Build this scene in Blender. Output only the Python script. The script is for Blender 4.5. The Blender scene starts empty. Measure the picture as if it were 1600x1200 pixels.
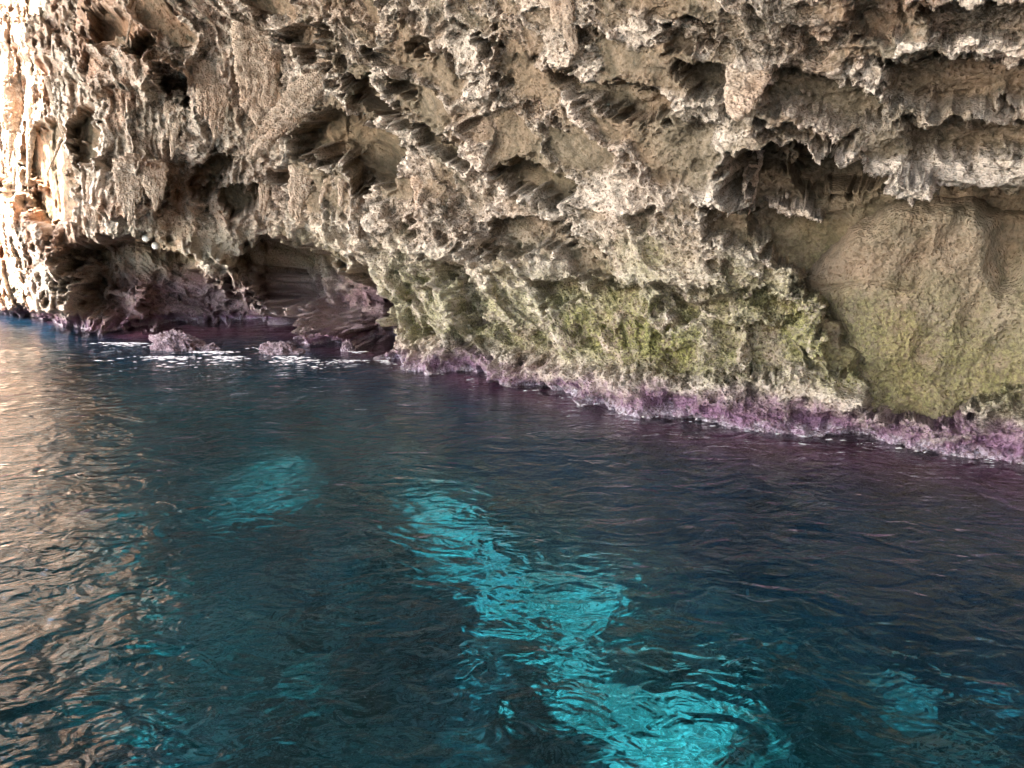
import bpy, math, random
import numpy as np
from mathutils import Vector, Matrix
random.seed(5)
sc = bpy.context.scene
# ------------------------------------------------------------------ camera
CAM_H = 1.8
F = 1200.0                       # focal length in photo pixels (1600 wide)
HORIZON = 385.0
PITCH = math.atan((600 - HORIZON) / F)
cam_d = bpy.data.cameras.new('camera')
cam_d.lens = 36 * F / 1600
cam_d.sensor_width = 36
cam_d.clip_start = 0.05
cam_d.clip_end = 4000
cam = bpy.data.objects.new('camera', cam_d)
sc.collection.objects.link(cam)
cam.location = (0, 0, CAM_H)
cam.rotation_euler = (math.pi / 2 - PITCH, 0, 0)
sc.camera = cam
# ------------------------------------------------------------------ light
SUN_EL, SUN_AZ = 46.0, -110.0     # azimuth from +Y, negative = to the left
w = bpy.data.worlds.new('World'); sc.world = w; w.use_nodes = True
nt = w.node_tree
sky = nt.nodes.new('ShaderNodeTexSky'); sky.sky_type = 'NISHITA'; sky.sun_disc = False
sky.sun_elevation = math.radians(SUN_EL); sky.sun_rotation = math.radians(SUN_AZ)
sky.dust_density = 3.0; sky.ozone_density = 0.6
bg = nt.nodes['Background']; bg.inputs['Strength'].default_value = 0.15
nt.links.new(sky.outputs[0], bg.inputs['Color'])
ld = bpy.data.lights.new('sun', 'SUN'); ld.energy = 5.0; ld.angle = math.radians(0.5); ld.color = (1.0, 0.88, 0.74)
sun = bpy.data.objects.new('sun', ld); sc.collection.objects.link(sun)
el, az = math.radians(SUN_EL), math.radians(SUN_AZ)
SUN_DIR = Vector((math.sin(az) * math.cos(el), math.cos(az) * math.cos(el), math.sin(el)))
sun.rotation_euler = SUN_DIR.to_track_quat('Z', 'Y').to_euler()
sun.location = SUN_DIR * 50
sc.view_settings.view_transform = 'Standard'
sc.view_settings.look = 'None'
sc.view_settings.exposure = 3.4
sc.view_settings.gamma = 1.0
cy = sc.cycles
cy.max_bounces = 7; cy.diffuse_bounces = 4; cy.glossy_bounces = 3; cy.transmission_bounces = 4
cy.transparent_max_bounces = 8; cy.volume_bounces = 1
cy.caustics_reflective = True; cy.caustics_refractive = True
cy.sample_clamp_indirect = 6.0
cy.use_denoising = True

# ------------------------------------------------------------------ noise helpers (numpy)
rng = np.random.RandomState(11)
_P = rng.permutation(1024).astype(np.int32)
_A = rng.rand(1024) * 2 * np.pi
_GX, _GY = np.cos(_A).astype(np.float32), np.sin(_A).astype(np.float32)
_R1, _R2 = rng.rand(1024).astype(np.float32), rng.rand(1024).astype(np.float32)
def _h(ix, iy, s):
    return _P[(_P[(ix + s * 131) & 1023] + iy) & 1023]
def perlin(x, y, s=0):
    x = np.asarray(x, np.float32); y = np.asarray(y, np.float32)
    fx, fy = np.floor(x), np.floor(y)
    ix, iy = fx.astype(np.int32), fy.astype(np.int32)
    dx, dy = x - fx, y - fy
    ux, uy = dx * dx * dx * (dx * (dx * 6 - 15) + 10), dy * dy * dy * (dy * (dy * 6 - 15) + 10)
    def g(a, b):
        k = _h(ix + a, iy + b, s)
        return _GX[k] * (dx - a) + _GY[k] * (dy - b)
    n0 = g(0, 0) * (1 - ux) + g(1, 0) * ux
    n1 = g(0, 1) * (1 - ux) + g(1, 1) * ux
    return (n0 * (1 - uy) + n1 * uy) * 1.5
def fbm(x, y, o=4, s=0, gain=0.5):
    r, a, t = 0, 1.0, 0
    for k in range(o):
        r = r + a * perlin(x * 2 ** k, y * 2 ** k, s + k); t += a; a *= gain
    return r / t
def ridged(x, y, o=4, s=0, gain=0.55):
    r, a, t = 0, 1.0, 0
    for k in range(o):
        r = r + a * (1 - np.abs(perlin(x * 2 ** k, y * 2 ** k, s + k)) * 2); t += a; a *= gain
    return r / t
def worley(x, y, s=0):
    x = np.asarray(x, np.float32); y = np.asarray(y, np.float32)
    ix, iy = np.floor(x).astype(np.int32), np.floor(y).astype(np.int32)
    f1 = np.full(x.shape, 9., np.float32); f2 = f1.copy(); idv = np.zeros(x.shape, np.float32)
    for a in (-1, 0, 1):
        for b in (-1, 0, 1):
            k = _h(ix + a, iy + b, s)
            d = (ix + a + _R1[k] - x) ** 2 + (iy + b + _R2[k] - y) ** 2
            m = d < f1
            f2 = np.where(m, f1, np.minimum(f2, d)); f1 = np.where(m, d, f1)
            idv = np.where(m, _R1[(k * 7 + 3) & 1023], idv)
    return np.sqrt(f1), np.sqrt(f2), idv
_G3 = rng.randn(1024, 3).astype(np.float32); _G3 /= np.linalg.norm(_G3, axis=1, keepdims=True)
def perlin3(x, y, z, s=0):
    x, y, z = (np.asarray(k, np.float32) for k in (x, y, z))
    f = [np.floor(k) for k in (x, y, z)]; i = [k.astype(np.int32) for k in f]
    d = [k - q for k, q in zip((x, y, z), f)]
    u = [k * k * k * (k * (k * 6 - 15) + 10) for k in d]
    r = 0
    for a in (0, 1):
        for b in (0, 1):
            hab = _h(i[0] + a, i[1] + b, s)
            for c in (0, 1):
                k = _P[(hab + i[2] + c) & 1023]; g = _G3[k]
                w_ = (u[0] if a else 1 - u[0]) * (u[1] if b else 1 - u[1]) * (u[2] if c else 1 - u[2])
                r = r + w_ * (g[..., 0] * (d[0] - a) + g[..., 1] * (d[1] - b) + g[..., 2] * (d[2] - c))
    return r * 1.5
def worley3(x, y, z, s=0):
    x, y, z = (np.asarray(k, np.float32) for k in (x, y, z))
    ix, iy, iz = (np.floor(k).astype(np.int32) for k in (x, y, z))
    f1 = np.full(x.shape, 9., np.float32); f2 = f1.copy()
    for a in (-1, 0, 1):
        for b in (-1, 0, 1):
            hab = _h(ix + a, iy + b, s)
            for c in (-1, 0, 1):
                k = _P[(hab + iz + c) & 1023]
                d = (ix + a + _R1[k] - x) ** 2 + (iy + b + _R2[k] - y) ** 2 + (iz + c + _R1[(k * 5 + 1) & 1023] - z) ** 2
                f2 = np.minimum(f2, np.maximum(f1, d)); f1 = np.minimum(f1, d)
    return np.sqrt(f1), np.sqrt(f2)
def spongy(V, s=0):
    """porous crust relief from positions in space, in metres (about +-0.06)"""
    x, y, z = V[..., 0], V[..., 1], V[..., 2]
    wx, wy = .1 * perlin3(x * 3, y * 3, z * 3, s), .1 * perlin3(x * 3, y * 3, z * 3, s + 1)
    x, z = x + wx, z + wy
    patch = .45 + .55 * sstep(-.25, .35, perlin3(x * .9, y * .9, z * 1.1, s + 9))
    a1, a2 = worley3(x * 5, y * 5, z * 7, s + 2); r = -.035 * sstep(.42, .15, a1)
    a1, a2 = worley3(x * 12, y * 12, z * 15, s + 3); r -= .030 * sstep(.5, .2, a1)
    a1, a2 = worley3(x * 25, y * 25, z * 30, s + 4); r -= .022 * sstep(.5, .2, a1)
    r += .03 * (.5 - np.abs(perlin3(x * 5, y * 5, z * 8, s + 5)) * 2)
    r += .022 * perlin3(x * 12, y * 12, z * 17, s + 6) + .02 * perlin3(x * 30, y * 30, z * 36, s + 7)
    r = r * patch
    return r
def sstep(a, b, x):
    t = np.clip((x - a) / (b - a), 0, 1); return t * t * (3 - 2 * t)
def poly_sdf(px, py, pts):
    """signed distance in photo pixels, positive inside"""
    pts = np.array(pts, float); d = np.full(px.shape, 1e9); ins = np.zeros(px.shape, bool)
    n = len(pts)
    for i in range(n):
        a, b = pts[i], pts[(i + 1) % n]
        e = b - a
        wx, wy = px - a[0], py - a[1]
        t = np.clip((wx * e[0] + wy * e[1]) / (e @ e + 1e-9), 0, 1)
        d = np.minimum(d, (wx - t * e[0]) ** 2 + (wy - t * e[1]) ** 2)
        c = ((a[1] > py) != (b[1] > py)) & (px < (b[0] - a[0]) * (py - a[1]) / (b[1] - a[1] + 1e-12) + a[0])
        ins ^= c
    return np.where(ins, 1, -1) * np.sqrt(d)

# ------------------------------------------------------------------ view geometry
cp, sp = math.cos(PITCH), math.sin(PITCH)
def ray(px, py):
    """plan azimuth direction (dx,dy) and slope t of the ray through a photo point"""
    x = (px - 800) / F; y = (600 - py) / F
    wy = cp + y * sp; wz = -sp + y * cp
    r = np.sqrt(x * x + wy * wy)
    return x / r, wy / r, wz / r
WL = np.array([(-420, 451), (-200, 469), (-100, 477), (0, 488), (60, 500), (150, 520), (210, 524), (300, 520), (420, 517), (450, 528), (520, 546), (575, 549),
      (600, 562), (700, 584), (810, 602), (900, 622), (1000, 645), (1100, 660), (1160, 670), (1300, 682), (1400, 697),
      (1500, 708), (1600, 720), (1800, 752), (2100, 800), (2700, 880)], float)
def waterline(px): return np.interp(px, WL[:, 0], WL[:, 1])
def W_of(px):
    _, _, t = ray(px, waterline(px))
    return -CAM_H / t
HR = np.array([(-420, 60), (-150, 45), (0, 32), (90, 22), (200, 12.), (400, 8.5), (700, 6.7), (1000, 5.6), (1300, 5.1), (1600, 5.0), (2700, 5.0)], float)
def base_d(px, t):
    Wd = W_of(px); H = np.interp(px, HR[:, 0], HR[:, 1])
    tp = np.maximum(t + 0.02, 0)
    p = 1.35
    return (Wd ** -p + (tp / H) ** p) ** (-1 / p)
def base_pos(px, py):
    dx, dy, t = ray(px, py)
    d = base_d(px, t)
    return np.stack([dx * d, dy * d, CAM_H + t * d], -1)
def at(px, py, fwd=0.0):
    """point on the wall surface seen at a photo point, moved fwd metres towards the camera"""
    dx, dy, t = ray(float(px), float(py))
    d = float(base_d(float(px), t)) - fwd
    return Vector((dx * d, dy * d, CAM_H + t * d))
def on_water(px, py, z=0.0):
    dx, dy, t = ray(float(px), float(py))
    d = (z - CAM_H) / t
    return Vector((dx * d, dy * d, z))

# ------------------------------------------------------------------ material helpers
class NT:
    def __init__(s, name):
        s.m = bpy.data.materials.new(name); s.m.use_nodes = True
        s.n = s.m.node_tree.nodes; s.l = s.m.node_tree.links
        s.n.clear(); s.out = s.n.new('ShaderNodeOutputMaterial')
        s.geo = s.n.new('ShaderNodeNewGeometry')
    def set(s, sock, v):
        if hasattr(v, 'links'): s.l.new(v, sock)
        elif isinstance(v, tuple) and len(v) == 3 and sock.type == 'RGBA': sock.default_value = (*v, 1)
        else: sock.default_value = v
    def math(s, op, a, b=0.0, c=None, clamp=False):
        n = s.n.new('ShaderNodeMath'); n.operation = op; n.use_clamp = clamp
        s.set(n.inputs[0], a); s.set(n.inputs[1], b)
        if c is not None: s.set(n.inputs[2], c)
        return n.outputs[0]
    def mix(s, f, a, b, blend='MIX'):
        n = s.n.new('ShaderNodeMix'); n.data_type = 'RGBA'; n.blend_type = blend
        s.set(n.inputs[0], f); s.set(n.inputs[6], a); s.set(n.inputs[7], b)
        return n.outputs[2]
    def rng(s, v, a, b, lo=0.0, hi=1.0):
        n = s.n.new('ShaderNodeMapRange'); s.set(n.inputs[0], v)
        for i, k in enumerate((a, b, lo, hi)): s.set(n.inputs[i + 1], k)
        return n.outputs[0]
    def vec(s, scale, src=None):
        n = s.n.new('ShaderNodeMapping'); s.l.new(src or s.geo.outputs['Position'], n.inputs[0])
        n.inputs['Scale'].default_value = scale if isinstance(scale, tuple) else (scale,) * 3
        return n.outputs[0]
    def noise(s, scale, detail=5, rough=0.6, dist=0.0, vec=None):
        n = s.n.new('ShaderNodeTexNoise'); s.l.new(vec or s.geo.outputs['Position'], n.inputs['Vector'])
        n.inputs['Scale'].default_value = scale; n.inputs['Detail'].default_value = detail
        n.inputs['Roughness'].default_value = rough; n.inputs['Distortion'].default_value = dist
        return n.outputs['Fac']
    def voro(s, scale, feature='F1', vec=None):
        n = s.n.new('ShaderNodeTexVoronoi'); n.feature = feature
        s.l.new(vec or s.geo.outputs['Position'], n.inputs['Vector']); n.inputs['Scale'].default_value = scale
        return n.outputs['Distance']
    def attr(s, name):
        n = s.n.new('ShaderNodeAttribute'); n.attribute_name = name
        return n.outputs['Fac']
    def bump(s, h, strength=1.0, dist=0.05, normal=None):
        n = s.n.new('ShaderNodeBump'); n.inputs['Strength'].default_value = strength
        n.inputs['Distance'].default_value = dist; s.l.new(h, n.inputs['Height'])
        if normal: s.l.new(normal, n.inputs['Normal'])
        return n.outputs[0]
    def surface(s, col, rough=0.9, normal=None, spec=0.2):
        n = s.n.new('ShaderNodeBsdfPrincipled'); s.set(n.inputs['Base Color'], col)
        s.set(n.inputs['Roughness'], rough); s.set(n.inputs['Specular IOR Level'], spec)
        if normal: s.l.new(normal, n.inputs['Normal'])
        s.l.new(n.outputs[0], s.out.inputs['Surface'])
        return s.m

def rock_material(name, pale=(0.78, 0.67, 0.56), mid=(0.25, 0.20, 0.14), dark=(0.075, 0.062, 0.045), bump=1.0, grain=1.0):
    """limestone: pale porous crust, ochre body darkened for shade; the attributes say where crust, green and purple algae grow"""
    N = NT(name)
    big = N.noise(0.8, 4, 0.6, 0.4); med = N.noise(5, 8, 0.68, 0.6); fine = N.noise(28, 6, 0.7, 0.2)
    cr, gr, pu, ir, ol = (N.attr(k) for k in ('crust', 'green', 'purple', 'iron', 'olive_shade'))
    c = N.mix(N.rng(med, 0.35, 0.62), dark, mid)  # body tones lowered to put shadow between the crusts into the colour
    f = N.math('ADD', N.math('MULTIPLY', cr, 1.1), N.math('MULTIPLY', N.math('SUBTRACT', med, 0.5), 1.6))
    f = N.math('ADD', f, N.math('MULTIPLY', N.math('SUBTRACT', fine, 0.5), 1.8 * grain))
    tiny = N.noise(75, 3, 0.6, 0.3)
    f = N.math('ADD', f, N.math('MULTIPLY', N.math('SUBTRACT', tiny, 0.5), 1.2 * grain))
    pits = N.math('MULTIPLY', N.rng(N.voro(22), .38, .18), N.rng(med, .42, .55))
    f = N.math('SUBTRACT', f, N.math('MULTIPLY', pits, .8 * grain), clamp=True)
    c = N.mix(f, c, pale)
    c = N.mix(N.math('MULTIPLY', ol, 0.92), c, N.mix(N.rng(med, 0.3, 0.7), (0.07, 0.056, 0.034), (0.18, 0.14, 0.088)))  # smooth olive rock, with the panels' deep shade darkened into its colour
    iron = N.math('MULTIPLY', N.rng(N.math('ADD', N.math('MULTIPLY', big, 0.6), N.math('MULTIPLY', med, 0.4)), 0.45, 0.6), ir)
    c = N.mix(N.math('MULTIPLY', iron, 0.7), c, (0.50, 0.24, 0.13), 'MIX')
    g = N.math('MULTIPLY', gr, N.rng(N.math('ADD', N.math('MULTIPLY', N.noise(2.2, 5, .68, .5), 0.65), N.math('MULTIPLY', fine, 0.35)), 0.39, 0.52))
    c = N.mix(N.math('MULTIPLY', g, 0.8), c, N.mix(N.rng(fine, 0.4, 0.6), (0.055, 0.065, 0.012), (0.36, 0.35, 0.10)))
    p = N.math('MULTIPLY', pu, N.rng(N.math('ADD', N.math('MULTIPLY', med, 0.6), N.math('MULTIPLY', fine, 0.4)), 0.3, 0.5))
    c = N.mix(N.math('MULTIPLY', p, 0.9), c, N.mix(N.rng(N.math('ADD', N.math('MULTIPLY', fine, 0.5), N.math('MULTIPLY', med, 0.5)), 0.42, 0.60), (0.14, 0.05, 0.11), (0.36, 0.20, 0.33)))
    sep = N.n.new('ShaderNodeSeparateXYZ'); N.l.new(N.geo.outputs['Position'], sep.inputs[0])
    salt = N.math('MULTIPLY', N.rng(N.math('ADD', sep.outputs[2], N.math('MULTIPLY', med, .35)), .28, .17), pu)
    c = N.mix(N.math('MULTIPLY', salt, N.rng(fine, .4, .58)), c, (.74, .66, .72))
    h = N.math('ADD', N.math('MULTIPLY', fine, 0.6), N.math('MULTIPLY', N.voro(34), 0.4))
    h = N.math('ADD', h, N.math('MULTIPLY', N.noise(11, 4, .7, .4), .8))
    h = N.math('ADD', h, N.math('MULTIPLY', N.noise(110, 3, 0.6), 0.18))
    h = N.math('ADD', h, N.math('MULTIPLY', pits, -.5))
    sc_ = N.math('SUBTRACT', 1.0, N.math('MULTIPLY', ol, 0.7))
    h = N.math('MULTIPLY', h, sc_)
    b = N.bump(h, bump, 0.07)
    r = N.math('SUBTRACT', 0.92, N.math('MULTIPLY', pu, 0.35))
    return N.surface(c, r, b, 0.25)

def make_mesh(name, V, faces, mat, parent=None, smooth=True, attrs=None):
    me = bpy.data.meshes.new(name)
    V = np.asarray(V, np.float32).reshape(-1, 3); faces = np.asarray(faces, np.int32)
    me.vertices.add(len(V)); me.vertices.foreach_set('co', V.ravel())
    k = faces.shape[1]
    me.loops.add(faces.size); me.loops.foreach_set('vertex_index', faces.ravel())
    me.polygons.add(len(faces)); me.polygons.foreach_set('loop_start', np.arange(0, faces.size, k, dtype=np.int32))
    me.polygons.foreach_set('use_smooth', np.full(len(faces), smooth, bool))
    me.update(calc_edges=True)
    for nme, a in (attrs or {}).items():
        at_ = me.attributes.new(nme, 'FLOAT', 'POINT'); at_.data.foreach_set('value', np.asarray(a, np.float32).ravel())
    me.materials.append(mat)
    o = bpy.data.objects.new(name, me); sc.collection.objects.link(o)
    if parent: o.parent = parent
    return o
def grid_faces(nr, nc, flip=False):
    i = np.arange(nr - 1)[:, None] * nc + np.arange(nc - 1)[None, :]
    q = np.stack([i, i + 1, i + nc + 1, i + nc], -1).reshape(-1, 4)
    return q[:, ::-1] if flip else q
def grid_normals(P, flip=False):
    du = np.gradient(P, axis=1); dv = np.gradient(P, axis=0)
    n = np.cross(du, dv); n /= np.linalg.norm(n, axis=-1, keepdims=True) + 1e-12
    return -n if flip else n
def tag(o, label=None, cat=None, group=None, kind=None):
    for k, v in (('label', label), ('category', cat), ('group', group), ('kind', kind)):
        if v: o[k] = v
    return o

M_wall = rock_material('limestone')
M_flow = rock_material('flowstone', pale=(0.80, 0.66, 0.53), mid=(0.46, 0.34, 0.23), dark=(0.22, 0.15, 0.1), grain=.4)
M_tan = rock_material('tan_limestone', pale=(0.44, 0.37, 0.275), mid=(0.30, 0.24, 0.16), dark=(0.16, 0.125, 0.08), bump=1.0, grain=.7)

# ------------------------------------------------------------------ cave wall
# recesses and bulges of the wall: outline seen in the photograph, depth in metres (+ = out), edge width px, olive (smooth rock, shade put into the colour) amount
FEAT = [
 ([(95,400),(150,372),(260,382),(330,430),(420,485),(462,515),(440,530),(200,535),(165,510),(110,470)], -2.3, 36, .3),
 ([(370,402),(410,372),(475,385),(545,435),(585,495),(590,556),(560,552),(440,495),(385,450)], -1.7, 34, .1),
 ([(450,200),(500,168),(560,188),(610,212),(628,262),(592,292),(560,312),(540,262),(455,240)], -.75, 12, 1),
 ([(540,115),(590,140),(640,200),(600,185),(550,150)], -.5, 9, .8),
 ([(500,124),(535,122),(540,142),(510,144)], -.6, 6, .5),
 ([(632,192),(680,212),(742,262),(725,268),(660,238)], -.5, 8, 1),
 ([(738,266),(800,252),(850,258),(892,288),(882,325),(850,312),(800,296)], -.6, 10, 1),
 ([(856,96),(930,130),(1030,148),(1055,195),(1000,196),(930,168),(880,146)], -.5, 12, .8),
 ([(1140,250),(1200,222),(1300,238),(1392,262),(1400,292),(1600,305),(1800,330),(1800,612),(1580,606),(1520,640),(1470,672),(1360,650),(1330,560),(1290,480),(1235,430),(1190,395),(1150,335),(1115,290)], -1.2, 20, .9),
 ([(1380,100),(1480,92),(1600,108),(1700,120),(1700,170),(1480,182),(1380,172)], -.75, 24, .8),
 ([(1180,128),(1260,116),(1370,148),(1385,190),(1330,205),(1250,178),(1180,168)], -.6, 22, .8),
 ([(1180,190),(1250,195),(1330,215),(1330,235),(1260,225),(1180,215)], -.5, 18, .8),
 ([(1410,196),(1600,188),(1640,240),(1520,252),(1412,238)], -.5, 22, .8),
 ([(1050,100),(1150,112),(1155,150),(1070,152)], -.6, 10, .7),
 ([(1440,20),(1600,10),(1640,60),(1450,66)], -.5, 14, .4),
 ([(770,340),(800,334),(870,352),(905,382),(880,402),(830,392),(750,402)], -.5, 12, .6),
 ([(858,402),(888,384),(940,408),(955,442),(905,432)], -.5, 9, .8),
 ([(815,432),(905,438),(905,468),(830,482)], -.45, 10, .3),
 ([(1284,488),(1334,492),(1328,560),(1312,595),(1286,560)], -.45, 6, .9),
 ([(1245,545),(1290,560),(1300,590),(1262,585)], -.35, 6, .4),
 ([(672,402),(712,412),(752,480),(745,520),(700,500)], -.3, 12, .2),
 ([(1010,440),(1050,445),(1080,500),(1050,520),(1015,480)], -.25, 12, .1),
 ([(1150,505),(1240,510),(1250,580),(1160,590)], -.25, 14, .1),
 ([(1320,0),(1420,-20),(1410,60),(1330,72)], -.4, 14, .4),
 ([(1030,40),(1110,30),(1110,80),(1040,85)], -.3, 10, .3),
 ([(125,12),(200,14),(204,58),(150,44)], -.7, 8, .9),
 ([(204,52),(240,58),(236,86),(198,84)], -.7, 7, .9),
 ([(236,104),(288,108),(282,150),(252,142)], -.9, 7, .7),
 ([(280,150),(305,155),(300,172),(282,168)], -.5, 6, .7),
 ([(55,190),(100,196),(122,350),(60,345),(36,250)], -.55, 14, .9),
 ([(118,158),(152,168),(148,262),(108,272)], -.8, 10, .9),
 ([(305,245),(362,238),(345,298),(298,312)], -.7, 10, 1),
 ([(335,292),(412,298),(402,332),(348,342)], -.6, 9, .9),
 ([(420,255),(455,262),(470,300),(425,295)], -.5, 8, .9),
 ([(435,48),(500,28),(506,92),(458,112)], -.5, 10, .8),
 ([(640,60),(665,70),(660,100),(645,95)], -.3, 6, .5),
 ([(745,50),(770,58),(765,92),(745,85)], -.35, 7, .6),
 ([(885,38),(920,45),(920,80),(888,75)], -.35, 8, .5),
 ([(555,70),(610,90),(612,115),(575,100)], -.35, 8, .5),
 ([(600,120),(640,135),(640,158),(610,148)], -.35, 7, .5),
 ([(1290,0),(1350,0),(1350,-60),(1290,-60)], -.5, 20, .5),
 ([(980,330),(1020,335),(1010,370),(985,362)], -.3, 8, .4),
 ([(1095,325),(1180,350),(1180,400),(1120,370)], -.45, 9, .9),
 ([(1225,232),(1300,236),(1392,264),(1396,296),(1320,335),(1262,335),(1235,290)], -.9, 10, .9),
 ([(1140,252),(1215,245),(1225,300),(1165,300)], -.5, 8, .8),
 ([(560,400),(590,440),(600,520),(575,548),(540,470)], -.9, 14, .2),
 ([(588,480),(700,404),(850,436),(1000,446),(1238,462),(1290,600),(900,584),(610,540)], -.34, 22, 0.),
 # bulges
 ([(-40,20),(60,30),(170,75),(300,100),(300,128),(170,150),(80,108),(-40,55)], .55, 14, -.4),
 ([(1388,262),(1440,248),(1475,285),(1445,312),(1405,298)], .75, 10, -.6),
 ([(1150,285),(1172,290),(1172,332),(1150,330)], .9, 6, -.6),
 ([(1190,330),(1270,335),(1275,362),(1210,362)], .55, 8, -.6),
 ([(1240,225),(1330,232),(1400,262),(1350,262)], .35, 10, -.6),
 ([(130,450),(205,455),(212,522),(150,520)], .9, 10, -.3),
 ([(0,280),(60,330),(130,420),(120,500),(-60,480),(-60,280)], 1.2, 26, -.3),
 ([(150,260),(250,250),(270,330),(200,345),(150,330)], .8, 14, -.6),
 ([(290,372),(350,404),(450,474),(562,540),(550,556),(430,502),(320,436),(276,396)], .6, 24, -.3),
 ([(530,320),(700,300),(760,380),(640,420),(560,380)], .3, 26, -.3),
]
# buttons of the wall's relief, in metres out of the base surface
def relief(px, py, a, b, h):
    """a: metres along the wall, b: metres up the surface, h: height; returns displacement and material masks"""
    wx = fbm(a * .7, b * .7, 4, 3) ; wy = fbm(a * .7, b * .7, 4, 9)
    # orientation of the beds: down to the right in the middle, upright curtains at the left, level at the right
    k_left = sstep(520, 330, px) * sstep(410, 330, py)
    tb = np.interp(px, [-100, 0, 80, 160, 240, 330, 500], [20, 50, 105, 135, 130, 50, 20])
    k_left = k_left * np.maximum(sstep(tb - 25, tb + 10, py), sstep(-60, -260, py))
    k_right = sstep(1050, 1250, px)
    A, B = a + .35 * wx, b + .35 * wy
    def beds(deg, asp, curt):
        ca, sa = math.cos(math.radians(deg)), math.sin(math.radians(deg))
        u = A * ca + B * sa; v = -A * sa + B * ca          # u runs along the beds, v across
        rd = .42 * (ridged(u * .30, v * asp * .9, 4, 31, .5) - .55) + .15 * (ridged(u * 1.0, v * 4.0, 3, 35, .5) - .5)
        # stepped scallops with a sharp lower lip
        st = v * 1.35 + 1.1 * fbm(u * .5, v * .5, 3, 41)
        saw = st - np.floor(st)
        lip = saw ** 1.4 * sstep(1.0, .88, saw)
        c1, c2, ci = worley(u * .48 + .5 * wy, v * 1.5 + .45 * wx, 51)
        e1 = fbm(u * 3, v * 3, 4, 53, .6) * .14
        pan = sstep(.10, .26, c2 - c1 + e1) * sstep(.52, .62, ci + .2 * wx)
        d1, d2, di = worley(u * 1.5 + .5 * wx, v * 3.2 + .4 * wy, 55)
        pan2 = sstep(.12, .26, d2 - d1 + e1) * sstep(.6, .7, di)
        pan = pan * curt; pan2 = pan2 * curt * (1 - pan)
        return rd * (1 - .5 * pan) + .3 * lip * sstep(-.25, .35, fbm(a * .6, b * .6, 2, 47)) * curt * (1 - pan) - .30 * pan - .15 * pan2, np.maximum(pan, pan2 * .8)
    r = .45 * fbm(a * .33, b * .45, 3, 21)
    r1, s1 = beds(-36, 1.5, 1); r2, s2 = beds(-9, 1.5, 1); r3, s3 = beds(-80, 1.3, .35)
    r += (r1 * (1 - k_right) + r2 * k_right) * (1 - k_left) + r3 * k_left
    auto = (s1 * (1 - k_right) + s2 * k_right) * (1 - k_left) + s3 * k_left
    # knobs
    f1, f2, idv = worley(A * 1.5 + .5 * wy, B * 1.9, 5)
    r += .12 * (np.clip(f2 - f1, 0, .6) - .25)
    f1, f2, idv = worley(A * 4.2, B * 4.8, 8)
    r += .05 * (np.clip(f2 - f1, 0, .5) - .2)
    pit_zone = sstep(-.1, .3, fbm(a * .8 + 7, b * .8, 3, 61)) * (1 - .6 * k_left)
    g1, g2, gi = worley(A * 3.4 + .6 * wx, B * 3.4, 12)
    pit = sstep(.36, .16, g1 + .12 * fbm(a * 6, b * 6, 2, 66)) * (gi > .35)
    g1, g2, gi2 = worley(A * 8.5, B * 8.5, 14)
    pit2 = sstep(.42, .2, g1) * (gi2 > .3)
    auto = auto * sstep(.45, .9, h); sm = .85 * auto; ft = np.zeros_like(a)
    wpx = px + 16 * perlin(px / 34, py / 34, 71) + 9 * perlin(px / 13, py / 13, 72) + 4 * perlin(px / 5.5, py / 5.5, 74)
    wpy = py + 16 * perlin(px / 34, py / 34, 75) + 9 * perlin(px / 13, py / 13, 76) + 4 * perlin(px / 5.5, py / 5.5, 77)
    flat_px, flat_py = wpx.ravel(), wpy.ravel()
    edge = np.zeros_like(a)
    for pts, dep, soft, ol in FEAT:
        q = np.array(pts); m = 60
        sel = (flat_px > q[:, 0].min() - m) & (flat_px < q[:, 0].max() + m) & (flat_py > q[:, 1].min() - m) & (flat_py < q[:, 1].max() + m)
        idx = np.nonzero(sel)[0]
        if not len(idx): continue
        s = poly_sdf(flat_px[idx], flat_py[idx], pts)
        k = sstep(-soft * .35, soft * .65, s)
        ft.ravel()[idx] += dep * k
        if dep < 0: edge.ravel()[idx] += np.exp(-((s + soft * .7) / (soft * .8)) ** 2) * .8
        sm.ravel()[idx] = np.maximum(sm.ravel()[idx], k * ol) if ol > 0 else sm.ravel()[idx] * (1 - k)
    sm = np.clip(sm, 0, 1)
    r = .8 * r * (1 - .55 * sm) + ft + .10 * np.clip(edge, 0, 1)
    rough = 1 - .8 * sm
    r -= .2 * pit * pit_zone * rough
    g1, g2, gi3 = worley(A * 1.7 + .4 * wx, B * 2.1, 16)
    r -= .2 * sstep(.34, .14, g1 + .1 * fbm(a * 4, b * 4, 2, 67)) * (gi3 > .55) * rough * (1 - k_left)
    r -= .05 * pit2 * rough * (.4 + .6 * pit_zone)
    # hanging curtains at the left: flutes
    fl = ridged(a * 1.5 + .6 * wx, b * .42, 4, 91, .5)
    r += .28 * (fl - .5) * k_left * (1 - sm)
    crust = np.clip(.38 + 1.1 * (r - ft) + .55 * fbm(a * 1.1, b * 1.1, 4, 101) + .4 * np.clip(edge, 0, 1) - .5 * pit * pit_zone, 0, 1) * (1 - sm)  # crust thins in hollows, so part of their shade is in the colour
    # purple coralline rim at the water
    hn = h + .16 * fbm(a * 1.3, h * 2, 3, 111)
    top = np.interp(px, [0, 400, 600, 1000, 1600], [.20, .24, .13, .19, .17]) + .2 * fbm(a * .9, h * 0, 3, 112)
    pu = sstep(top + .2, top - .1, hn + .12 * fbm(a * 9, h * 9, 3, 114)) * sstep(-3, -.6, h)
    pu = np.maximum(pu, .55 * sstep(1.6, .7, hn) * sstep(120, 180, px) * sstep(600, 560, px))
    ledge = sstep(top + .06, top - .14, hn)
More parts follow.
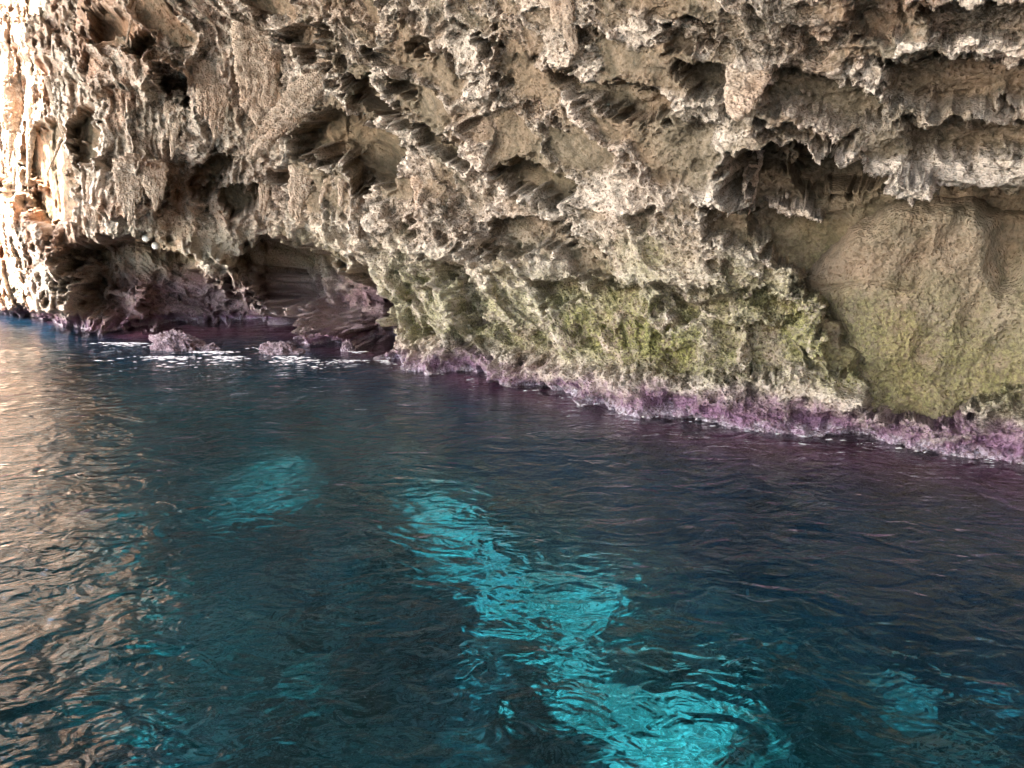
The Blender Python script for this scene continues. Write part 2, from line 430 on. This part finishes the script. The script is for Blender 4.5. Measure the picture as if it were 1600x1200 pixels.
    r += ledge * (.15 + .22 * fbm(a * 1.6, h * 1.5, 4, 113)) * sstep(580, 615, px)
    nick = sstep(.52, .8, ridged(a * .55 + .2 * fbm(a * 3, h * 3, 2, 3), h * .15, 1, 115))
    r -= .3 * nick * ledge
    gr = sstep(.25, .6, hn) * sstep(2.1, 1.0, h + .5 * fbm(a * .8, b * .8, 3, 117)) * sstep(430, 620, px)
    gr *= .65 + .35 * sstep(-.1, .35, fbm(a * .9, b * .9 + 3, 3, 119))
    gr = np.maximum(gr, .35 * sstep(.3, .6, hn) * sstep(2.6, 1.6, h) * sstep(140, 220, px) * sstep(640, 500, px))
    crust = np.clip(crust + .2 * sstep(560, 200, px) * (1 - sm), 0, 1)
    ir = np.maximum(.5 * sstep(560, 250, px), .45 * sstep(1150, 1400, px) * sstep(160, 60, py))
    ir = np.maximum(ir, .8 * sstep(130, 60, px)) + .25  # far-left strip tinted warmer to paint in sunlit glow and its reflection
    return r, dict(crust=crust, green=gr * (1 - pu) * (1 - .7 * sm), purple=pu, iron=ir * (1 - sm * .4), olive_shade=sm)

def wall_grid():
    STEP = 1.45
    cols = np.concatenate([np.concatenate([np.arange(-420, -60, 4.), np.arange(-60, 0, 2.)]), np.arange(0, 1600, STEP), np.arange(1600, 2700, 9.)])
    wl = waterline(cols)
    N_in = 470
    v_in = np.linspace(0, 1, N_in)
    rows_in = wl[None, :] + (0 - 6 - wl[None, :]) * v_in[:, None]
    PX = np.repeat(cols[None, :], N_in, 0)
    # above the frame: by slope up to nearly overhead
    _, _, t0 = ray(cols, np.full_like(cols, -6))
    n_up = 190
    el0 = np.arctan(t0)
    e = el0[None, :] + (math.radians(72) - el0[None, :]) * (np.linspace(0, 1, n_up + 1)[1:, None] ** 1.0)
    # below the water
    n_dn = 22
    zz = -np.linspace(0, 1, n_dn + 1)[1:][::-1] ** 1.3 * 1.6
    return cols, rows_in, PX, np.tan(e), zz
cols, rows_in, PXin, t_up, zdn = wall_grid()
nc = len(cols)
dxi, dyi, ti = ray(PXin, rows_in)
d_in = base_d(PXin, ti)
P_in = np.stack([dxi * d_in, dyi * d_in, CAM_H + ti * d_in], -1)
# rows above: keep each column's plan direction
px_up = np.repeat(cols[None, :], t_up.shape[0], 0)
dxu, dyu = dxi[-1:], dyi[-1:]
d_up = base_d(px_up, t_up)
P_up = np.stack([dxu * d_up, dyu * d_up, CAM_H + t_up * d_up], -1)
Wc = P_in[0]
P_dn = np.repeat(Wc[None], len(zdn), 0).copy(); P_dn[..., 2] = zdn[:, None]
P = np.concatenate([P_dn, P_in, P_up], 0)
PX = np.repeat(cols[None, :], P.shape[0], 0)
py_up = rows_in[-1][None, :] - (np.arctan(t_up) - np.arctan(t_up[0:1])) * F - 2
PY = np.concatenate([rows_in[0][None, :] + np.linspace(30, 1, len(zdn))[:, None], rows_in, py_up], 0)
row0 = len(zdn)
ds = np.linalg.norm(np.diff(P[row0, :, :2], axis=0), axis=1)
s_arc = np.concatenate([[0], np.cumsum(ds)])
db = np.linalg.norm(np.diff(P, axis=0), axis=2)
b_arc = np.concatenate([np.zeros((1, nc)), np.cumsum(db, 0)], 0); b_arc -= b_arc[row0:row0 + 1]
A_ = np.repeat(s_arc[None], P.shape[0], 0)
Nn = grid_normals(P)
toc = np.array([0, 0, CAM_H]) - P
sgn = np.sign((Nn * toc).sum(-1, keepdims=True).mean())
Nn *= sgn
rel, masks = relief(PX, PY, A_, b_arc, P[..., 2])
# far parts carry relief of the same angular size; fade outside the frame's top so the roof stays calm
scale = np.clip(np.linalg.norm(P[..., :2], axis=-1) / 11, .7, 1.25)
fade = 1 - .5 * sstep(-200, -600, PY)
toc[..., 2] *= .25
toc /= np.linalg.norm(toc, axis=-1, keepdims=True)
kd = (.12 + .33 * sstep(60, 620, PX))[..., None]
D = Nn * kd + toc * (1 - kd)
D /= np.linalg.norm(D, axis=-1, keepdims=True)
Pd = P + D * (rel * scale * fade)[..., None]
def smooth_grid(Q, n=2):
    for _ in range(n):
        Q = Q.copy()
        Q[1:-1] = (Q[:-2] + 2 * Q[1:-1] + Q[2:]) / 4
        Q[:, 1:-1] = (Q[:, :-2] + 2 * Q[:, 1:-1] + Q[:, 2:]) / 4
    return Q
N2 = grid_normals(smooth_grid(Pd, 5)) * sgn
sp_ = spongy(Pd, 800)
keep_ = 1 - .86 * masks['olive_shade']
Pd = Pd + N2 * (sp_ * keep_ * .85)[..., None]
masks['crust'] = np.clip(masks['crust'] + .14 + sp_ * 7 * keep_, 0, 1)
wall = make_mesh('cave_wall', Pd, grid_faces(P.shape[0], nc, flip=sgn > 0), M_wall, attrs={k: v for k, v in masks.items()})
tag(wall, 'pitted limestone wall and overhanging roof of the sea cave', kind='structure')
print('wall verts', P.shape[0] * nc)
from mathutils.bvhtree import BVHTree

# ------------------------------------------------------------------ unseen roof added to block the sun, gaps cut to shape its light
M_shell = rock_material('blocker_limestone', pale=(0.55, 0.45, 0.35), mid=(0.38, 0.29, 0.2), dark=(0.2, 0.15, 0.1))
ROOF_Z = 9.6
def plan_dist(x, y):
    """distance in front of the wall's waterline, along the ray from the boat"""
    r = np.sqrt(x * x + y * y); px = 800 + F * x / np.maximum(y, .05) / (cp + 0 * x)
    px = np.where(y > .3, np.clip(px, -420, 2700), np.where(x < 0, -420, 2700))
    return W_of(px) - r, px
def bed_depth(wd):
    return 0.25 + 3.05 * (1 - np.exp(-(np.clip(wd, 0, 99) / 1.5) ** 1.6))
def bed_point(px, py):
    """where the sight line through a photo point meets the sea bed, bent at the water"""
    dx, dy, t = ray(float(px), float(py))
    c = 1 / math.sqrt(1 + t * t); sr = c / 1.33; k = sr / math.sqrt(1 - sr * sr)
    z = 2.5
    for _ in range(30):
        d = CAM_H / -t + z * k
        wd, _p = plan_dist(np.array([dx * d]), np.array([dy * d]))
        z = .6 * z + .4 * (float(bed_depth(wd)[0]) + .05)
    return dx * d, dy * d, z
def roof_point(px, py):
    x, y, z = bed_point(px, py)
    ch = math.hypot(SUN_DIR.x, SUN_DIR.y); sr = ch / 1.33; k = sr / math.sqrt(1 - sr * sr)
    x += SUN_DIR.x / ch * k * z; y += SUN_DIR.y / ch * k * z
    return x + SUN_DIR.x / SUN_DIR.z * ROOF_Z, y + SUN_DIR.y / SUN_DIR.z * ROOF_Z
LIGHT_GAPS = [
 [(560,790),(625,785),(700,830),(790,880),(880,915),(990,925),(985,940),(900,940),(1000,962),(1120,965),(1110,978),(960,980),(930,1000),(990,1050),(1010,1085),(1080,1100),(1130,1150),(1180,1230),(1230,1330),(900,1350),(850,1180),(832,1070),(836,1005),(770,960),(700,915),(640,890),(590,850)],
 [(1110,1012),(1200,1018),(1300,1036),(1290,1046),(1200,1034),(1130,1026)],

 [(345,735),(400,714),(460,724),(452,750),(400,764),(358,756)],
 [(225,790),(330,775),(450,782),(380,796),(230,806)],
]
grr = random.Random(8)
for _ in range(54):      # added chinks, shaped to dapple light on the bed near the boat
    x_, y_ = (grr.uniform(120, 860), grr.uniform(840, 1230)) if _ < 34 else (grr.uniform(1120, 1560), grr.uniform(1040, 1200))
    r_ = grr.uniform(20, 46); a_ = grr.uniform(0, 3)
    LIGHT_GAPS.append([(x_ + r_ * grr.uniform(.5, 1.5) * math.cos(k_ * 1.2566 + a_), y_ + r_ * grr.uniform(.3, .9) * math.sin(k_ * 1.2566 + a_)) for k_ in range(5)])
rx = np.concatenate([np.linspace(-21, -13, 60, endpoint=False), np.linspace(-13, -4, 240, endpoint=False), np.linspace(-4, 24, 120)])
ry = np.concatenate([np.linspace(-13, -3, 60, endpoint=False), np.linspace(-3, 7, 260, endpoint=False), np.linspace(7, 22, 100)])
rn = 420
RX, RY = np.meshgrid(rx, ry)
rz = ROOF_Z + .8 * fbm(RX * .3, RY * .3, 4, 401) + .35 * (ridged(RX * .8, RY * .8, 4, 405) - .5) + .06 * np.clip(RY - 8, 0, 20)
q = lambda k: .16 * fbm(RX * 2.2, RY * 2.2, 3, k) + .07 * fbm(RX * 7, RY * 7, 2, k + 5)
hole = np.full(RX.shape, -9.)
for g in LIGHT_GAPS:
    pts = [roof_point(*p) for p in g]
    hole = np.maximum(hole, poly_sdf(RX + q(411), RY + q(421), pts))
edge_l = RX + 20.0 - 8.5 * sstep(15.3, 16.7, RY) - .8 * fbm(RX * .4, RY * .4, 3, 431)
edge_b = RY + 11.5 - 1.2 * fbm(RX * .3, RY * .3, 3, 433)
keep = (hole < 0) & (edge_l > 0) & (edge_b > 0)
rz = rz + .25 * np.exp(-np.clip(-hole, 0, 9) / .3)
fq = grid_faces(rn, rn)
kf = keep.ravel()[fq].all(1)
roof_lo = np.stack([RX, RY, rz], -1).reshape(-1, 3)
roof_hi = roof_lo + np.array([0, 0, .35]); n_ = rn * rn
fk = fq[kf]
# rim faces join the two skins round every edge
e = np.concatenate([fk[:, [0, 1]], fk[:, [1, 2]], fk[:, [2, 3]], fk[:, [3, 0]]])
key = np.sort(e, 1); key = key[:, 0] * n_ + key[:, 1]
u_, inv, cnt = np.unique(key, return_inverse=True, return_counts=True)
e = e[cnt[inv] == 1]
rim = np.stack([e[:, 1], e[:, 0], e[:, 0] + n_, e[:, 1] + n_], 1)
allf = np.concatenate([fk[:, ::-1], fk + n_, rim])
used, inv = np.unique(allf, return_inverse=True)
assert len(rx) == rn and len(ry) == rn
sun_block_roof = make_mesh('sun_block_roof', np.concatenate([roof_lo, roof_hi])[used], inv.reshape(allf.shape), M_shell,
                 attrs={'crust': np.full(len(used), .4), 'iron': np.full(len(used), .3)})
tag(sun_block_roof, kind='structure')
# unseen wall added right and behind, to keep sky light out
tt = np.linspace(0, 1, 160); cx = np.interp(tt, [0, .25, .55, .8, 1], [8.5, 10.5, 9.5, 6, 1]); cyy = np.interp(tt, [0, .25, .55, .8, 1], [7, 2, -5, -10.5, -13])
zz_ = np.linspace(-3.6, 11, 110)
SX, SZ = np.meshgrid(cx, zz_); SY, _z = np.meshgrid(cyy, zz_); ST, _z = np.meshgrid(tt * 26, zz_)
dd_ = 1.3 * fbm(ST * .4, SZ * .4, 4, 451) + .6 * (ridged(ST * .7, SZ * 1.1, 4, 455) - .5)
sky_block = make_mesh('sky_block_wall', np.stack([SX + dd_, SY + dd_ * .5, SZ], -1), grid_faces(110, 160), M_shell, attrs={'crust': np.full(SX.size, .4), 'iron': np.full(SX.size, .3)})
tag(sky_block, kind='structure')

# ------------------------------------------------------------------ sea bed
gx = np.sinh(np.linspace(-1, 1, 520) * 4.2) / math.sinh(4.2) * 320
gy = 6 + np.sinh(np.linspace(-1, 1, 520) * 4.2) / math.sinh(4.2) * 320
GX, GY = np.meshgrid(gx, gy)
wd, bpx = plan_dist(GX, GY)
depth = bed_depth(wd)
zb = -depth - .08 + .25 * fbm(GX * .5, GY * .5, 4, 201) + .25 * (ridged(GX * .9, GY * .9, 4, 203) - .5)
f1, f2, _ = worley(GX * .8, GY * .8, 207); zb += .35 * np.clip(f2 - f1, 0, .5)
zb = np.minimum(zb, -.12)
_sx, _sy, _sz = bed_point(402, 738)      # bed kept pale here, painting in a brighter pool of light
N = NT('seabed')
med = N.noise(3.6, 6, .65, .5); fine = N.noise(14, 5, .65)
sh = N.attr('shore')
c = N.mix(N.rng(med, .44, .60), (.11, .115, .095), (.50, .48, .40))
c = N.mix(N.math('MULTIPLY', N.rng(fine, .45, .6), .5), c, (.22, .2, .13))
c = N.mix(N.attr('rocky'), c, N.mix(N.rng(med, .4, .6), (.05, .055, .05), (.34, .32, .29)))
c = N.mix(N.attr('dim_bed'), c, (.03, .035, .03))  # dark tone painted on the far-left bed to damp its sunlit patch
c = N.mix(sh, c, N.mix(N.rng(fine, .4, .6), (.16, .075, .11), (.42, .26, .33)))
M_bed = N.surface(c, .95, N.bump(fine, .8, .06))
bed = make_mesh('seabed', np.stack([GX, GY, zb], -1), grid_faces(520, 520), M_bed, attrs={'dim_bed': sstep(-6, -9, GX + fbm(GX * .7, GY * .7, 3, 215)) * sstep(8, 11, GY), 'rocky': (1 - np.exp(-((GX - _sx) ** 2 + (GY - _sy) ** 2) / 1.4)) * np.maximum(sstep(-4.5, -8, GX + fbm(GX, GY, 3, 211)), sstep(-.15, .25, fbm(GX * .45, GY * .45, 3, 213)) * sstep(1.2, -.5, GX)), 'shore': sstep(2.6, .9, wd + .4 * fbm(GX, GY, 3, 209))})  # left rocky tone and dark patch both paint down the sunlit bed
tag(bed, kind='structure')

# ------------------------------------------------------------------ water
n = 900
gx = np.sinh(np.linspace(-1, 1, n) * 4.6) / math.sinh(4.6) * 900
gy = 5 + np.sinh(np.linspace(-1, 1, n) * 4.6) / math.sinh(4.6) * 900
GX, GY = np.meshgrid(gx, gy)
wz = np.zeros_like(GX)
for i, (L, amp_, ang_) in enumerate([(3.1, .018, 20), (1.7, .012, -35), (1.05, .008, 62), (.62, .0045, 5), (.45, .003, -70)]):
    a = math.radians(ang_); q = GX * math.sin(a) + GY * math.cos(a) + .5 * fbm(GX * .6, GY * .6, 2, 301 + i)
    wz += amp_ * np.sin(q * 2 * np.pi / L) * (.6 + .8 * fbm(GX * .25, GY * .25, 2, 311 + i))
wz += .014 * fbm(GX * 1.4, GY * 1.4, 3, 321)
N = NT('water')
v1 = N.vec((1.0, 1.25, 1.0))
h = N.math('ADD', N.math('MULTIPLY', N.noise(2.4, 2, .45, 1.2, v1), .66), N.math('MULTIPLY', N.noise(7, 2, .5, .9, v1), .24))
h = N.math('ADD', h, N.math('MULTIPLY', N.noise(16, 2, .5, .5, v1), .05))
h = N.math('ADD', h, N.math('MULTIPLY', N.noise(38, 2, .5, .2, v1), .012))
bmp = N.bump(h, 1.0, .062)
fr = N.n.new('ShaderNodeFresnel'); fr.inputs['IOR'].default_value = 1.33; N.l.new(bmp, fr.inputs['Normal'])
gl = N.n.new('ShaderNodeBsdfGlossy'); gl.inputs['Roughness'].default_value = .02; N.l.new(bmp, gl.inputs['Normal'])
rf = N.n.new('ShaderNodeBsdfRefraction'); rf.inputs['IOR'].default_value = 1.33; rf.inputs['Roughness'].default_value = .0
N.l.new(bmp, rf.inputs['Normal'])
N.set(rf.inputs['Color'], N.mix(N.attr('deep'), (.64, .48, .58), (.125, .465, .60)))
m2 = N.n.new('ShaderNodeMixShader'); N.l.new(fr.outputs[0], m2.inputs[0])
N.l.new(rf.outputs[0], m2.inputs[1]); N.l.new(gl.outputs[0], m2.inputs[2])
N.l.new(m2.outputs[0], N.out.inputs['Surface'])
wwd, _ = plan_dist(GX, GY)
water = make_mesh('water', np.stack([GX, GY, wz], -1), grid_faces(n, n), N.m, attrs={'deep': sstep(.3, 2.4, wwd)})
tag(water, kind='structure')

water.cycles.is_caustics_caster = True
bed.cycles.is_caustics_receiver = True
ld.cycles.is_caustics_light = True

# ------------------------------------------------------------------ things on and in front of the wall
def wall_point(px, py):
    j = int(np.argmin(np.abs(cols - px))); i = int(np.argmin(np.abs(PY[:, j] - py)))
    return Vector([float(v) for v in Pd[i, j]])
def const_attrs(n, **kw):
    d = dict(crust=.5, green=0., purple=0., iron=.3, olive_shade=0.); d.update(kw)
    return {k: (np.full(n, v) if np.isscalar(v) else v) for k, v in d.items()}
# the smooth buttress under the dark hollow at the right
def buttress():
    pts = [(1238,432),(1285,392),(1325,348),(1395,314),(1480,306),(1532,312),(1600,310),(1790,320),(1790,690),
           (1600,700),(1440,694),(1318,680),(1308,570),(1285,490),(1250,452)]
    c = np.arange(1180, 1860, 1.8); r_ = np.arange(745, 270, -1.8)
    X, Y = np.meshgrid(c, r_)
    wx_, wy_ = X + 14 * fbm(X / 60, Y / 60, 3, 501), Y + 14 * fbm(X / 60, Y / 60, 3, 503)
    sd = poly_sdf(wx_, wy_, pts)
    dx, dy, t = ray(X, Y); d0 = base_d(X, t)
    k = np.clip(sd / 46, -1, 1)
    out = -1.45 + .98 * np.where(k > 0, 1 - (1 - k) ** 2.4, 1.5 * k) 
    m = X / F * 6.; n_ = Y / F * 6.
    nt_ = sstep(-26, 22, poly_sdf(wx_, wy_, [(1546,290),(1660,290),(1650,400),(1600,405),(1560,445)]))
    out -= .5 * nt_ + .07 * np.exp(-((Y - 446 - 5 * np.sin(X / 22)) / 3.5) ** 2) * sstep(1262, 1290, X) * sstep(1450, 1420, X)
    out += .16 * fbm(m * 1.3, n_ * .7, 4, 511) + .05 * fbm(m * 5, n_ * 3, 4, 513, .65) + .03 * (ridged(m * 9, n_ * 5, 3, 515) - .5)
    w1, w2, _ = worley(m * 2.2 + n_ * .5, n_ * 1.6, 517); out -= .12 * sstep(.35, .1, w1)
    out += .10 * ridged(m * 1.4 + .25 * n_, n_ * .12, 2, 519) * sstep(330, 480, Y)
    out -= .18 * sstep(40, 5, np.abs(X - 1418 - .15 * (Y - 600))) * sstep(585, 660, Y)
    d = d0 - out * .75
    V = np.stack([dx * d, dy * d, CAM_H + t * d], -1)
    sp2 = spongy(V, 870)
    d = d - .55 * sp2 - .05 * (ridged(m * 3 + n_, n_ * 1.2, 4, 527) - .5)
    V = np.stack([dx * d, dy * d, CAM_H + t * d], -1)
    h = V[..., 2]
    g = sstep(1.75, .9, h + .5 * fbm(m * .9, n_ * .9, 3, 521)) * sstep(.05, .35, h) * .55
    f = grid_faces(*X.shape, flip=True)
    keep = (sd.ravel()[f] > -45).all(1)
    us, inv = np.unique(f[keep], return_inverse=True)
    pk = lambda q: q.ravel()[us]
    o = make_mesh('rock_buttress', V.reshape(-1, 3)[us], inv.reshape(-1, 4), M_tan,
                  attrs=dict(crust=pk(.35 + 5 * sp2 + .5 * fbm(m * .8, n_ * .5, 3, 523)), green=pk(g), purple=pk(sstep(.12, 0, h)), iron=pk(.3 + 0 * h), olive_shade=pk(np.maximum(.2, nt_ * .9) + 0 * h)))
    return tag(o, 'large smooth tan rock buttress standing under the dark hollow at the right', 'rock')
buttress()

def hanging(name, label, top, tip, wpx, lobes=1, flat=.6, push=.12, mat=None, seed=0, blunt=.35, group='stalactites and stone curtains hanging from the cave wall'):
    """a stalactite or a stone curtain: lobes side by side grown into one mesh"""
    rr = np.random.RandomState(seed + 900)
    p0 = wall_point(*top); dist = math.hypot(p0.x, p0.y)
    dx, dy, t = ray(float(tip[0]), float(tip[1]))
    dd = dist - push
    p1 = Vector((dx * dd, dy * dd, CAM_H + t * dd))
    view = Vector((p0.x, p0.y, 0)).normalized(); side = Vector((view.y, -view.x, 0))
    wm = wpx / F * dist
    Vs, Fs, Cs, base = [], [], [], 0
    ns, nr = 36, max(40, int((p0 - p1).length / .018)); nr = min(nr, 130)
    for L in range(lobes):
        off = (L - (lobes - 1) / 2) / max(lobes, 1) * wm
        ln = 1 if L == lobes // 2 else rr.uniform(.6, .95)
        r0 = wm / 2 / (1 + .5 * (lobes - 1)) * (1.0 if lobes == 1 else 1.15) * rr.uniform(.85, 1.15)
        k = np.linspace(-.3, 1, nr)[:, None]; th = np.linspace(0, 2 * np.pi, ns, endpoint=False)[None, :]
        prof = np.where(k < 0, 1.15, (1.15 - (1.15 - blunt) * k ** 1.2)) * np.sqrt(np.clip((1 - k) / .10, 0, 1) * .999 + .001).clip(0, 1)
        prof = prof * (1 + .25 * perlin(k * 4, k * 0 + seed + L, 601))
        lx, ly = np.cos(th) * np.ones_like(k), np.sin(th) * np.ones_like(k)
        nz = 1 + .38 * fbm(lx * 1.5 + seed * 3.7 + L, k * 5 + ly * 1.5, 4, 611, .65) + .22 * (ridged(lx * 3 + ly * 2 + L, k * 9, 3, 613) - .5)
        rad = r0 * prof * nz
        ax = np.array(p0)[None, None] + np.array(view)[None, None] * (.5 * r0 * np.clip(.35 - k, 0, 1) / .35)[..., None] + (np.array(p1 - p0) * ln)[None, None] * k[..., None]
        wob = .25 * r0 * perlin(k * 3 + L, k * 0 + seed + .5, 621)[..., None]
        V = ax + np.array(side)[None, None] * ((off * (1 - .2 * k))[..., None] + (rad * lx)[..., None] + wob) + np.array(view)[None, None] * (rad * ly * flat)[..., None]
        V[..., 2] += .35 * r0 * fbm(lx * 2, ly * 2 + k * 3, 2, 631)
        i = np.arange(nr - 1)[:, None] * ns; j = np.arange(ns)[None, :]; j2 = (j + 1) % ns
        Fs.append(np.stack([i + j, i + j2, i + ns + j2, i + ns + j], -1).reshape(-1, 4) + base)
        Vs.append(V.reshape(-1, 3)); base += nr * ns
        V0 = ax + np.array(side)[None, None] * (off * (1 - .2 * k))[..., None] + 0 * V; Cs.append(V0.reshape(-1, 3))
    V = np.concatenate(Vs)
    ctr = np.concatenate(Cs); nn = V - ctr; nn /= np.linalg.norm(nn, axis=1, keepdims=True) + 1e-9
    sg = spongy(V, 850 + seed)
    V = V + nn * (sg * min(1.1, max(.15, wm * 1.6)))[:, None]
    o = make_mesh(name, V, np.concatenate(Fs), mat or M_flow, attrs=const_attrs(len(V), crust=np.clip(.55 + sg * 6, 0, 1), iron=.45))
    return tag(o, label, 'stalactite', group)
HANG = [
 ('large pale slanting stone flake with a ragged pointed tip, longest on the upper left wall', (498,98), (376,252), 46, 2, .35, .55, .6),
 ('broad pinkish stone column running straight down beside the large slanting flake', (398,40), (402,195), 52, 3, .5, .1, .7),
 ('long thin white rib curving down past the bare panel at the far left', (84,160), (126,292), 9, 1, .6, .25, .5),
 ('thinnest white needle in front of the bare panel at the far left', (88,212), (73,274), 4, 1, .8, .3, .2),
 ('thin brown rod hanging in the dark niche at the top left', (206,0), (196,72), 5, 1, .8, .35, .4),
 ('narrow pink curtain hanging at the left edge of the photo', (22,110), (14,262), 20, 3, .5, .2, .3),
 ('narrow knobbly white rib between the left edge and the bare panel', (50,165), (44,300), 10, 1, .6, .2, .3),
 ('pale frayed tuft hanging lowest in the middle of the left curtain', (210,262), (200,352), 34, 4, .5, .35, .35),
 ('pale blunt tuft right beside the lowest frayed one', (245,262), (243,330), 26, 3, .5, .3, .4),
 ('short pale drip under the lower end of the long white rib', (148,290), (140,362), 18, 2, .5, .25, .3),
 ('greyish fluted curtain above the pale tufts of the left wall', (330,105), (328,222), 40, 4, .5, .1, .3),
 ('small orange tinged spike above the pale tufts', (268,165), (262,250), 18, 2, .5, .15, .2),
 ('small forked spike at the left of the row of white drips', (414,285), (409,347), 12, 2, .6, .2, .2),
 ('thickest white dripstone of the row under the large flake', (467,268), (464,347), 28, 3, .5, .3, .5),
 ('short white peg between the thickest dripstone and the next peg on its right', (498,283), (500,318), 9, 1, .7, .25, .6),
 ('short white peg at the right end of the row of drips', (530,285), (533,322), 10, 1, .7, .25, .6),
 ('ragged pale tip hanging in the middle of the wall above the brown hollow', (652,285), (658,338), 28, 3, .5, .2, .3),
 ('yellowish knobbly finger at the left of the large dark hollow', (1150,285), (1165,336), 18, 2, .6, .15, .6),
 ('wide pale stub hanging at the upper right above a row of ledges', (1170,115), (1152,190), 42, 3, .5, .15, .6),
 ('greyish stone column coming down from the top edge, right of the middle', (862,-30), (888,86), 34, 2, .5, .1, .6),
]
for i, (lb, top, tip, wpx, lobes, flat, push, bl) in enumerate(HANG):
    hanging('stalactite', lb, top, tip, wpx, lobes, flat, push, None, i, bl)

def boulder(name, label, px, py, wid_px, hgt_px, depth_ratio, seed, cat='rock', group=None):
    c = on_water(px, py); dist = math.hypot(c.x, c.y)
    W_, H_ = wid_px / F * dist, hgt_px / F * dist
    na, nb = 150, 90
    th = np.linspace(0, 2 * np.pi, na, endpoint=False)[None, :]; ph = np.linspace(-.45, 1, nb)[:, None] * np.pi / 2
    x, y, z = np.cos(th) * np.cos(ph), np.sin(th) * np.cos(ph), np.sin(ph) * np.ones_like(th)
    r = 1 + .3 * np.abs(perlin3(x * 2, y * 2, z * 2, seed)) - .35 * worley3(x * 1.6 + seed, y * 1.6, z * 1.6, 5)[0] + .34 * fbm(x * 1.3 + seed, y * 1.3 + z, 4, 701 + seed) + .22 * (ridged(x * 3 + z, y * 3 + seed, 4, 707) - .5) + .1 * fbm(x * 9 + z * 5, y * 9, 3, 709)
    V = np.stack([x * r * W_ / 2, y * r * W_ / 2 * depth_ratio, z * r * H_ * 1.05], -1)
    V = V.reshape(-1, 3)
    i = np.arange(nb - 1)[:, None] * na; j = np.arange(na)[None, :]; j2 = (j + 1) % na
    f = np.stack([i + j, i + j2, i + na + j2, i + na + j], -1).reshape(-1, 4)
    o = make_mesh(name, V, f, M_rim, attrs=const_attrs(len(V), crust=np.clip(.35 + .5 * fbm(V[:, 0] * 5, V[:, 2] * 5 + V[:, 1] * 3, 3, 711), 0, 1), purple=np.clip(.45 - V[:, 2] / H_ * .2, 0, 1), iron=.2))
    o.location = c + Vector((0, W_ * depth_ratio * .4, -.02))
    o.rotation_euler[2] = -.5
    return tag(o, label, cat, group)
M_rim = rock_material('wet_rock', pale=(0.58, 0.49, 0.50), mid=(0.26, 0.19, 0.19), dark=(0.09, 0.06, 0.06))
G = 'rocks breaking the surface at the foot of the cave'
boulder('sea_rock', 'largest low white and purple rock breaking the surface before the left cave', 264, 550, 104, 27, .6, 1, group=G)
boulder('sea_rock', 'smaller purplish rock with a dark notch breaking the surface right of the largest one', 432, 554, 82, 20, .6, 2, group=G)
boulder('sea_rock', 'tiny flat rock awash just right of the largest low rock', 324, 550, 34, 12, .7, 3, group=G)
boulder('sea_rock', 'small purple rock knob at the mouth of the dark cleft before the green wall', 541, 549, 22, 18, .8, 4, group=G)

# foam round the rocks
def foam():
    rr = np.random.RandomState(77); V, Fc, b = [], [], 0
    spots = [(190,538,34,4,70),(330,552,30,4,70),(355,560,22,4,60),(264,560,40,3,50),(450,560,30,4,60),(480,565,50,8,60),(545,566,20,3,30),(300,560,90,12,60),
             (600,566,14,4,20),(420,546,24,3,30),(560,552,12,3,20)]
    spots += [(px_, waterline(px_) + 4, 16, 1.5, 3) for px_ in range(600, 1600, 47)]
    for cx_, cy_, sx, sy, n_ in spots:
        for _ in range(n_):
            p = on_water(cx_ + rr.randn() * sx * .6, cy_ + abs(rr.randn()) * sy * .8)
            d = math.hypot(p.x, p.y); r = rr.uniform(.3, 1.9) / F * d; m = 7
            a0 = rr.rand() * 6; st = rr.uniform(1.5, 5)
            ring = [(p.x + math.cos(a0 + k * 2 * math.pi / m) * r * st * rr.uniform(.7, 1.2), p.y + math.sin(a0 + k * 2 * math.pi / m) * r * rr.uniform(.8, 1.8), .0) for k in range(m)]
            V += ring + [(p.x, p.y, r * .25 + .004)]
            Fc += [(b + k, b + (k + 1) % m, b + m, b + m) for k in range(m)]; b += m + 1
    V = np.array(V); V[:, 2] += .006 + .03 * sstep(6, 14, np.abs(V[:, 1]))
    Fc = np.array(Fc)[:, :3]
    N = NT('foam'); m = N.surface((.8, .78, .8), .5, None, .5)
    o = make_mesh('foam', V, Fc, m, smooth=False)
    tag(o, 'white foam flecks floating round the rocks and along the foot of the wall', 'foam', None, 'stuff')
foam()

# two small white round dots, modelled as spheres, over the left hollow
def white_dot(px, py, lb):
    p = wall_point(px, py); d = math.hypot(p.x, p.y); r = 5.2 / F * d
    dx, dy, t = ray(float(px), float(py)); dd = d - .12
    th = np.linspace(0, 2 * np.pi, 24, endpoint=False)[None, :]; ph = np.linspace(-.5, .5, 15)[:, None] * np.pi
    k = 1 + .03 * perlin(np.cos(th) * 2 + ph, np.sin(th) * 2, 5)
    V = np.stack([np.cos(th) * np.cos(ph) * r * k, np.sin(th) * np.cos(ph) * r * k, np.sin(ph) * r * .95 * k], -1).reshape(-1, 3)
    i = np.arange(14)[:, None] * 24; j = np.arange(24)[None, :]; j2 = (j + 1) % 24
    f = np.stack([i + j, i + j2, i + 24 + j2, i + 24 + j], -1).reshape(-1, 4)
    o = make_mesh('white_dot', V, f, M_white)
    o.location = (dx * dd, dy * dd, CAM_H + t * dd)
    tag(o, lb, 'dot', 'small white dots on the rock over the left hollow')
N = NT('white_dot_mat'); M_white = N.surface(N.mix(N.noise(20, 3), (.72, .72, .66), (.85, .85, .8)), .5, None, .4)
white_dot(228, 372, 'upper left one of two small white round dots on the rock over the left hollow')
white_dot(243, 384, 'lower right one of two small white round dots on the rock over the left hollow')
